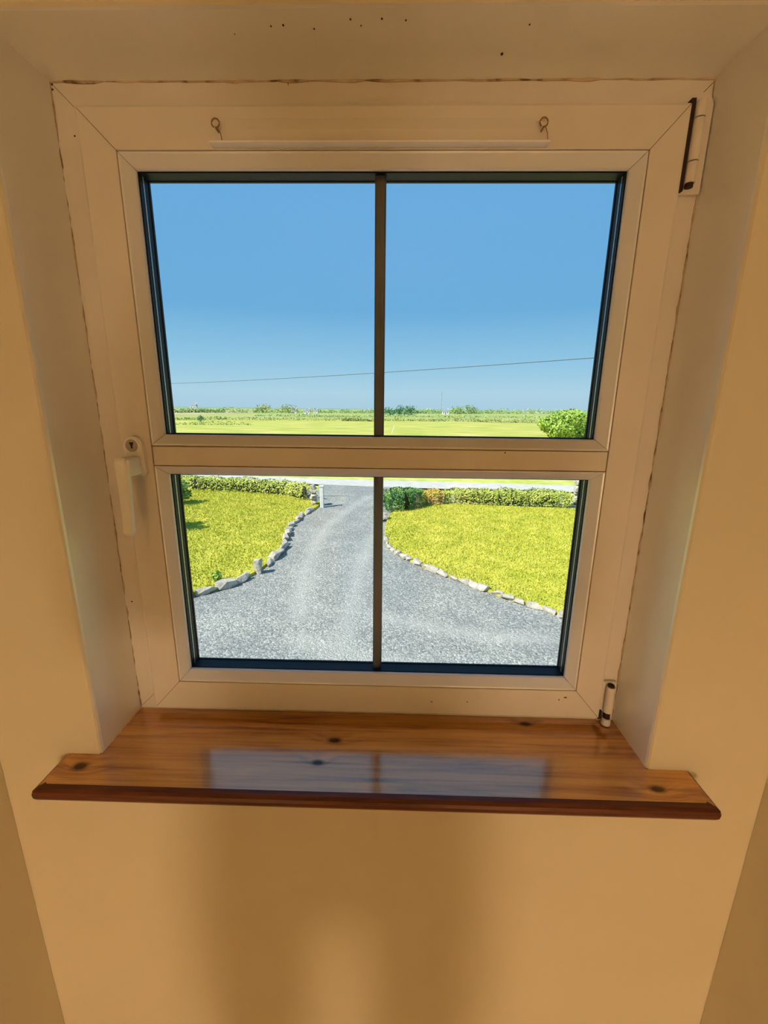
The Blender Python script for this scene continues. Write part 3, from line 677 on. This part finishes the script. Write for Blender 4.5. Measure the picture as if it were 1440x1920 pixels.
# ------------------------------------------------------------------ hedges and shrubs
def leafmat(name, a, b, c, sc=2.5):
    mt = noise_mat(name, [(.28, a), (.5, b), (.74, c)], sc, rough=.6, detail=6); bsdf(mt).inputs['Subsurface Weight'].default_value = 0
    return mt
M['hedge'] = leafmat('yellow_green_leaf', (.26, .34, .05), (.48, .54, .09), (.66, .66, .18))
M['hedge_d'] = leafmat('dark_green_leaf', (.05, .16, .04), (.13, .28, .07), (.34, .46, .11))
M['hedge_o'] = leafmat('orange_leaf', (.46, .42, .06), (.66, .46, .10), (.80, .50, .22))
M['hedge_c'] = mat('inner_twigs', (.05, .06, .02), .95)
M['bark'] = noise_mat('grey_brown_bark', [(.3, (.09, .065, .045)), (.7, (.18, .14, .10))], 8, rough=.95)
def hedge(name, path, h, wd, label, m_, n, size=.045, cat='hedge', topfn=None):
    """clipped hedge along a ground path: stems, inner twigs and a coat of leaves"""
    P = [Vector((x, y, 0)) for x, y in path]; seg = [(a, b, (b-a).length) for a, b in zip(P, P[1:])]; tot = sum(s[2] for s in seg)
    org = P[0]; root = empty(name, (org.x, org.y, GZ)); tag(root, label, cat); rnd = random.Random(n)
    def pos(d):
        for a, b, l in seg:
            if d <= l: break
            d -= l
        return a.lerp(b, min(d/l, 1)), (b-a).normalized()
    cen = []; nr = []
    for _ in range(n):
        d = rnd.random()*(tot+wd*.6)-wd*.3
        if rnd.random() < .09: d = rnd.choice((-1, 1))*rnd.uniform(0, wd*.35); d = d if d < 0 else tot+d
        dd = min(max(d, 0), tot); p, t = pos(dd); s = Vector((-t.y, t.x, 0)); p = p+t*(d-dd)
        a = rnd.uniform(-.15, math.pi+.15); e = .55 if not topfn else .55
        cx = math.copysign(abs(math.cos(a))**e, math.cos(a)); cz = max(0, math.sin(a))**e
        wob = 1+.16*mnoise.noise(Vector((p.x*1.7, p.y*1.7, a)))+rnd.gauss(0, .04)
        hh = h*(1+.10*mnoise.noise(Vector((p.x*1.1, p.y*.9, 5))))
        z = hh*(.16+.84*cz*wob) if rnd.random() < .75 else hh*(.12+.8*rnd.random())
        if d != dd: k_ = rnd.random()**.5; cx *= k_; z = hh*(.12+.85*rnd.random())
        q = p+s*(cx*wd/2*wob); cen.append((q.x-org.x, q.y-org.y, z)); v = s*cx+Vector((0, 0, cz)); nr.append(v)
    quads('foliage', cen, nr, size, M[m_], root)
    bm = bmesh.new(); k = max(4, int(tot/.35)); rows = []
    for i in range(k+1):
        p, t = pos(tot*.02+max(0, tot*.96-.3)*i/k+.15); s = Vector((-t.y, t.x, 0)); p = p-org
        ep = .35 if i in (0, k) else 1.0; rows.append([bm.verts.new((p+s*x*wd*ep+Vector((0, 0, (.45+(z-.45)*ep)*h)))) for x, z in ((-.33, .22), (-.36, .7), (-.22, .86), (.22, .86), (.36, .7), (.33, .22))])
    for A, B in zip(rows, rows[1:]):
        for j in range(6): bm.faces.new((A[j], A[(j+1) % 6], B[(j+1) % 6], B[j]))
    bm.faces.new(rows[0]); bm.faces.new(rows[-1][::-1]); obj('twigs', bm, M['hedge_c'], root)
    for i in range(max(2, int(tot/.8))):
        p, t = pos(tot*(i+.5)/max(2, int(tot/.8))); p = p-org
        obj('stem', cyl(bmesh.new(), (p.x, p.y, -.05), (p.x, p.y, h*.3), .03, n=6), M['bark'], root)
    return root
hl = [g2(330, 916), g2(372, 922), g2(440, 925), g2(500, 929), g2(545, 934), g2(578, 943)]
hl = [(-14, 23.6)]+[(x, y+.4) for x, y in hl]
hedge('clipped_hedge', hl, .74, .85, 'long yellow-green clipped hedge behind the left lawn', 'hedge', 9000)
hedge('clipped_hedge', [g2(733, 958), g2(752, 957), g2(775, 951)], .88, .90, 'dark green clipped hedge end beside the gate on the right', 'hedge_d', 4500, cat='hedge')
hedge('ornamental_shrub', [(g2(801, 949)[0], g2(801, 949)[1]+.3), (g2(822, 949)[0], g2(822, 949)[1]+.3)], .70, .7, 'orange-leaved shrub between the dark and the light green hedges', 'hedge_o', 2200, cat='shrub')
hr = [g2(845, 948), g2(900, 948), g2(960, 950), g2(1010, 951), g2(1062, 953)]
hedge('clipped_hedge', [(x, y+.35) for x, y in hr], .70, .85, 'long yellow-green clipped hedge behind the right lawn', 'hedge', 6500)

def tree(name, loc, h, rx, ry, n, leaf, m_, label, cat='tree', group=None, trunk=.28, seed=0, blobs=7, low=False):
    rnd = random.Random(seed+int(abs(loc[0]*10))); r = empty(name, (loc[0], loc[1], GZ)); tag(r, label, cat, group)
    cen = []; nr = []; B = []
    for _ in range(blobs):
        a = rnd.uniform(0, 6.283); q = rnd.random()**.5*.62
        zz = rnd.uniform(trunk+.12, .78); B.append((math.cos(a)*rx*q, math.sin(a)*ry*q, h*zz, rnd.uniform(.34, .52)))
    B.append((0, 0, h*.68, .5)); B.append((0, 0, h*.45, .6))
    if low: B += [(-rx*.45, 0, h*.30, .55), (rx*.45, 0, h*.30, .55), (0, 0, h*.28, .8)]*2
    for _ in range(n):
        bx, by, bz, s = rnd.choice(B); v = Vector((rnd.gauss(0, 1), rnd.gauss(0, 1), rnd.gauss(0, 1))).normalized()
        k = s*(.8+.25*rnd.random()); cen.append((bx+v.x*rx*k, by+v.y*ry*k, min(h, max(h*.06, bz+v.z*h*.5*k)))); nr.append(v)
    quads('crown', cen, nr, leaf, M[m_], r)
    bm = cyl(bmesh.new(), (0, 0, -.1), (0, 0, h*.55), max(.02, h*.022), max(.012, h*.010), 7); obj('trunk', bm, M['bark'], r)
    for k in range(3):
        a = k*2.1+rnd.random(); bm = cyl(bmesh.new(), (0, 0, h*.28), (math.cos(a)*rx*.4, math.sin(a)*ry*.4, h*.55), h*.010, h*.005, 6); obj('branch', bm, M['bark'], r)
    return r
M['leaf_b'] = leafmat('fresh_green_leaf', (.16, .30, .04), (.32, .47, .07), (.48, .60, .13), 1.2)
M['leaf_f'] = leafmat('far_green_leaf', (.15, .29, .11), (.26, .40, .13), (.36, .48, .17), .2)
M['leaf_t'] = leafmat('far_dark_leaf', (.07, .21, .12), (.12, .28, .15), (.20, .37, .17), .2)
M['leaf_s'] = leafmat('scrub_leaf', (.19, .27, .06), (.31, .37, .09), (.43, .46, .14), .2)
p = at_z(1052, 826); tree('leafy_tree', (p.x, p.y), 4.6, 4.3, 3.5, 9000, .20, 'leaf_b', 'fresh green bushy tree in the pasture on the right', seed=2, trunk=.1, blobs=14)
p = at_z(346, 950); tree('garden_shrub', (p.x-.25, p.y+.4), 1.25, .55, .6, 1500, .05, 'hedge_d', 'dark green shrub at the left end of the left lawn', 'shrub', trunk=.08, seed=4)
p = at_z(403, 1099); tree('grass_tuft', (p.x, p.y+.15), .34, .20, .16, 260, .045, 'leaf_b', 'small green leafy tuft behind the left stone edging', 'plant', trunk=.02, seed=5, blobs=4)
# young tree out of frame whose shade falls on the left lawn
q = at_z(385, 988)
tree('young_tree', (q.x-3.0, q.y-1.6), 3.9, .75, .75, 1400, .10, 'leaf_b', 'slim young tree just beyond the left edge of the window view', seed=6, trunk=.45)

# ------------------------------------------------------------------ far country: hedgerows, trees, houses
rr = random.Random(12)
def clump(u, v, hpx, wpx, m_, label, name='far_tree', group=None, n=260, cat='tree'):
    p = at_z(u, v); d = (p-CAM).length; s = d/F_PX*.98
    return tree(name, (p.x, p.y), hpx*s, wpx*s/2, wpx*s/2.4, n, hpx*s*.09, m_, label, cat, group, trunk=.08, seed=int(u), blobs=5, low=True)
clump(492, 774.5, 17, 34, 'leaf_s', 'rounded green tree left of the white houses on the skyline')
clump(541, 775, 17, 42, 'leaf_s', 'broad green tree just left of the three white houses')
for u, hp, wp in ((729, 17, 26), (749, 20, 28), (771, 19, 26)):
    clump(u, 778.5, hp, wp, 'leaf_t', {729: 'dark green tree next to the glazing bar on the skyline', 749: 'tallest dark green tree of the clump right of the glazing bar', 771: 'rightmost dark green tree of the clump near the glazing bar'}[u], group='dark tree clump')
clump(858, 776.5, 15, 24, 'leaf_f', 'green tree just right of the single white house')
clump(883, 776.5, 18, 30, 'leaf_f', 'taller green tree right of the single white house')
SKY = {343: 'small skyline tree at the left edge of the upper pane', 385: 'low skyline tree just right of the far left white house', 408: 'small skyline tree between the far left house and the rounded tree',
       450: 'low wide skyline tree just left of the rounded green tree', 620: 'small skyline tree just right of the three white houses', 650: 'taller skyline tree midway between the three houses and the glazing bar',
       680: 'low wide skyline tree just left of the glazing bar', 800: 'small skyline tree just right of the dark tree clump', 822: 'small skyline tree just left of the single white house',
       915: 'skyline tree next right of the tallest green tree', 940: 'skyline tree second right of the tallest green tree', 968: 'low wide skyline tree just left of the tiny pale house',
       1000: 'low skyline tree between the two tiny houses on the right', 1032: 'low skyline tree above the left edge of the bushy tree', 1070: 'low skyline tree behind the bushy tree on the right'}
for k, (u, hp, wp) in enumerate(((800, 10, 26), (822, 9, 22), (915, 11, 26), (940, 11, 24), (968, 9, 30), (1000, 8, 28), (1032, 8, 24), (1070, 8, 26), (620, 9, 24), (650, 10, 26), (680, 8, 30), (343, 9, 16), (408, 9, 16), (450, 6, 24), (385, 6, 20))):
    clump(u, 773.5+u*.003, hp, wp, 'leaf_f', SKY[u], 'skyline_tree', 'skyline trees', 140)
# scrubby hedgerows crossing the middle distance
def hedgerow(pts, hpx, m_, label, n):
    P = [at_z(*p) for p in pts]; d = (P[len(P)//2]-CAM).length; s = d/F_PX; r = empty('hedgerow', (P[0].x, P[0].y, GZ)); tag(r, label, 'hedgerow')
    cen = []; nr = []; rnd = random.Random(n)
    for _ in range(n):
        i = rnd.randrange(len(P)-1); t = rnd.random(); q = P[i].lerp(P[i+1], t); w_ = .45+.75*abs(mnoise.noise(Vector((q.x*.06, q.y*.05, 2))))*1.6
        z = hpx*s*w_*rnd.random(); cen.append((q.x-P[0].x+rnd.gauss(0, s*1.5), q.y-P[0].y+rnd.gauss(0, s*4), z)); nr.append((rnd.gauss(0, .5), -.6, 1))
    quads('foliage', cen, nr, s*1.5, M[m_], r)
    for k in range(6):
        q = P[0].lerp(P[-1], k/5)-P[0]; obj('stem', cyl(bmesh.new(), (q.x, q.y, -.1), (q.x, q.y, hpx*s*.4), s*.25, n=5), M['bark'], r)
    return r
hedgerow([(200, 788), (420, 787), (640, 789), (700, 790)], 8, 'leaf_s', 'scrubby hedgerow across the pasture left of the glazing bar', 2600)
hedgerow([(715, 789), (860, 790), (1000, 793), (1200, 796)], 9, 'leaf_s', 'scrubby hedgerow across the pasture right of the glazing bar', 2600)
hedgerow([(200, 797), (360, 796), (470, 797)], 6, 'leaf_s', 'low dark hedgerow in the pasture at far left', 700)
hedgerow([(480, 780), (600, 781), (700, 782)], 5, 'leaf_f', 'distant hedgerow below the three white houses', 900)
hedgerow([(715, 781), (900, 783), (1100, 785)], 5, 'leaf_f', 'distant hedgerow below the single white house', 1200)
hedgerow([(200, 774), (420, 773.5), (700, 774.5)], 10, 'leaf_f', 'distant belt of trees along the skyline left of the glazing bar', 3500)
hedgerow([(715, 775), (900, 775.5), (1150, 776.5)], 10, 'leaf_f', 'distant belt of trees along the skyline right of the glazing bar', 3500)
p = at_z(376, 792); tree('field_bush', (p.x, p.y), 2.0, 1.3, 1.2, 300, .16, 'leaf_t', 'single dark bush in the pasture at far left', 'bush', trunk=.1, seed=9)
M['hwall'] = noise_mat('white_cottage_wall', [(.3, (.80, .79, .76)), (.7, (.88, .87, .84))], .3, rough=.9)
M['slate'] = noise_mat('grey_slate_roof', [(.3, (.20, .22, .25)), (.7, (.30, .32, .35))], .5, rough=.8)
M['pane'] = mat('far_window_glass', (.05, .06, .08), .2)
def cottage(u, v, wpx, hpx, label):
    p = at_z(u, v); s = (p-CAM).length/F_PX; wd = wpx*s; h = hpx*s*.6; rf = hpx*s*.42; dp = wd*.6
    r = empty('cottage', (p.x, p.y, GZ)); tag(r, label, 'house', 'white houses on the skyline')
    box('wall', M['hwall'], r, -wd/2, wd/2, -dp/2, dp/2, -.3, h)
    bm = bmesh.new(); a = [(-wd*.53, -dp*.56, h), (wd*.53, -dp*.56, h), (wd*.53, dp*.56, h), (-wd*.53, dp*.56, h), (-wd*.5, 0, h+rf), (wd*.5, 0, h+rf)]
    V = [bm.verts.new(q) for q in a]
    for f in ((0, 1, 5, 4), (2, 3, 4, 5), (1, 2, 5), (3, 0, 4), (0, 3, 2, 1)): bm.faces.new([V[i] for i in f])
    obj('roof', bm, M['slate'], r)
    box('chimney', M['hwall'], r, wd*.36, wd*.46, -dp*.08, dp*.08, h+rf*.5, h+rf*1.5)
    for x in (-.3, .3): box('window', M['pane'], r, wd*(x-.07), wd*(x+.07), -dp/2-.05, -dp/2+.05, h*.35, h*.75)
    box('door', M['pane'], r, -wd*.06, wd*.06, -dp/2-.05, -dp/2+.05, 0, h*.75)
    return r
cottage(364, 767.5, 10, 9, 'small white house on the skyline at far left')
cottage(552, 774.5, 10, 8, 'leftmost of the three small white houses beside the broad tree')
cottage(576, 775.5, 11, 8, 'middle one of the three small white houses beside the broad tree')
cottage(592, 774.5, 8, 7, 'rightmost of the three small white houses beside the broad tree')
cottage(835, 777, 11, 9, 'single white house right of the dark tree clump')
cottage(688, 773.5, 8, 6, 'tiny white house on the skyline just left of the glazing bar')
cottage(1010, 774.5, 10, 6, 'tiny white house on the skyline left of the bushy tree')
cottage(985, 773.5, 8, 5, 'tiny pale house on the skyline second left of the bushy tree')
p = at_z(827, 774); d_ = (p-CAM).length/F_PX
r = empty('radio_mast', (p.x, p.y, GZ)); tag(r, 'thin radio mast on the skyline above the single white house', 'mast')
M['mast'] = mat('grey_steel', (.35, .42, .46), .5, metal=.3)
obj('mast_pole', cyl(bmesh.new(), (0, 0, -.2), (0, 0, 38*d_), .5*d_, .3*d_, 6), M['mast'], r)
for k in (.35, .6, .85): box('mast_bracket', M['mast'], r, -1.2*d_, 1.2*d_, -.3*d_, .3*d_, 38*d_*k, 38*d_*k+.5*d_)

# overhead cable and its poles (the poles stand outside the view)
WZ = CAM.z+3.0
def wp(u, v): return at_z(u, v, WZ)
A0 = wp(325, 720.5); B0 = wp(1110, 676); dv = (B0-A0)
A1 = A0-dv*.18; B1 = B0+dv*.12; pts = []
for k in range(61):
    t = k/60; q = A1.lerp(B1, t); q.z = WZ+.25-4*.30*t*(1-t); pts.append(q)
M['cable'] = mat('dark_cable', (.03, .05, .06), .6)
bm = bmesh.new(); tube(bm, pts, .022, 6); tag(obj('overhead_cable', bm, M['cable']), 'dark overhead cable slanting across the sky', 'cable')
for P, lb in ((A1, 'left'), (B1, 'right')):
    r = empty('utility_pole', (P.x, P.y, GZ)); tag(r, 'wooden utility pole holding the %s end of the overhead cable' % lb, 'pole')
    obj('pole_shaft', cyl(bmesh.new(), (0, 0, -.3), (0, 0, WZ+.10-GZ), .14, .10, 10), M['bark'], r)
    obj('pole_insulator', cyl(bmesh.new(), (0, 0, WZ+.09-GZ), (0, 0, WZ+.227-GZ), .05, .035, 8), M['postw'], r)
# pale post in the pasture
p = at_z(735, 812); r = obj('field_post', cyl(bmesh.new(), (p.x, p.y, GZ-.1), (p.x+.45, p.y, GZ+1.4), .07, .05, 7), M['postw']); tag(r, 'pale leaning post in the pasture right of the glazing bar', 'post')
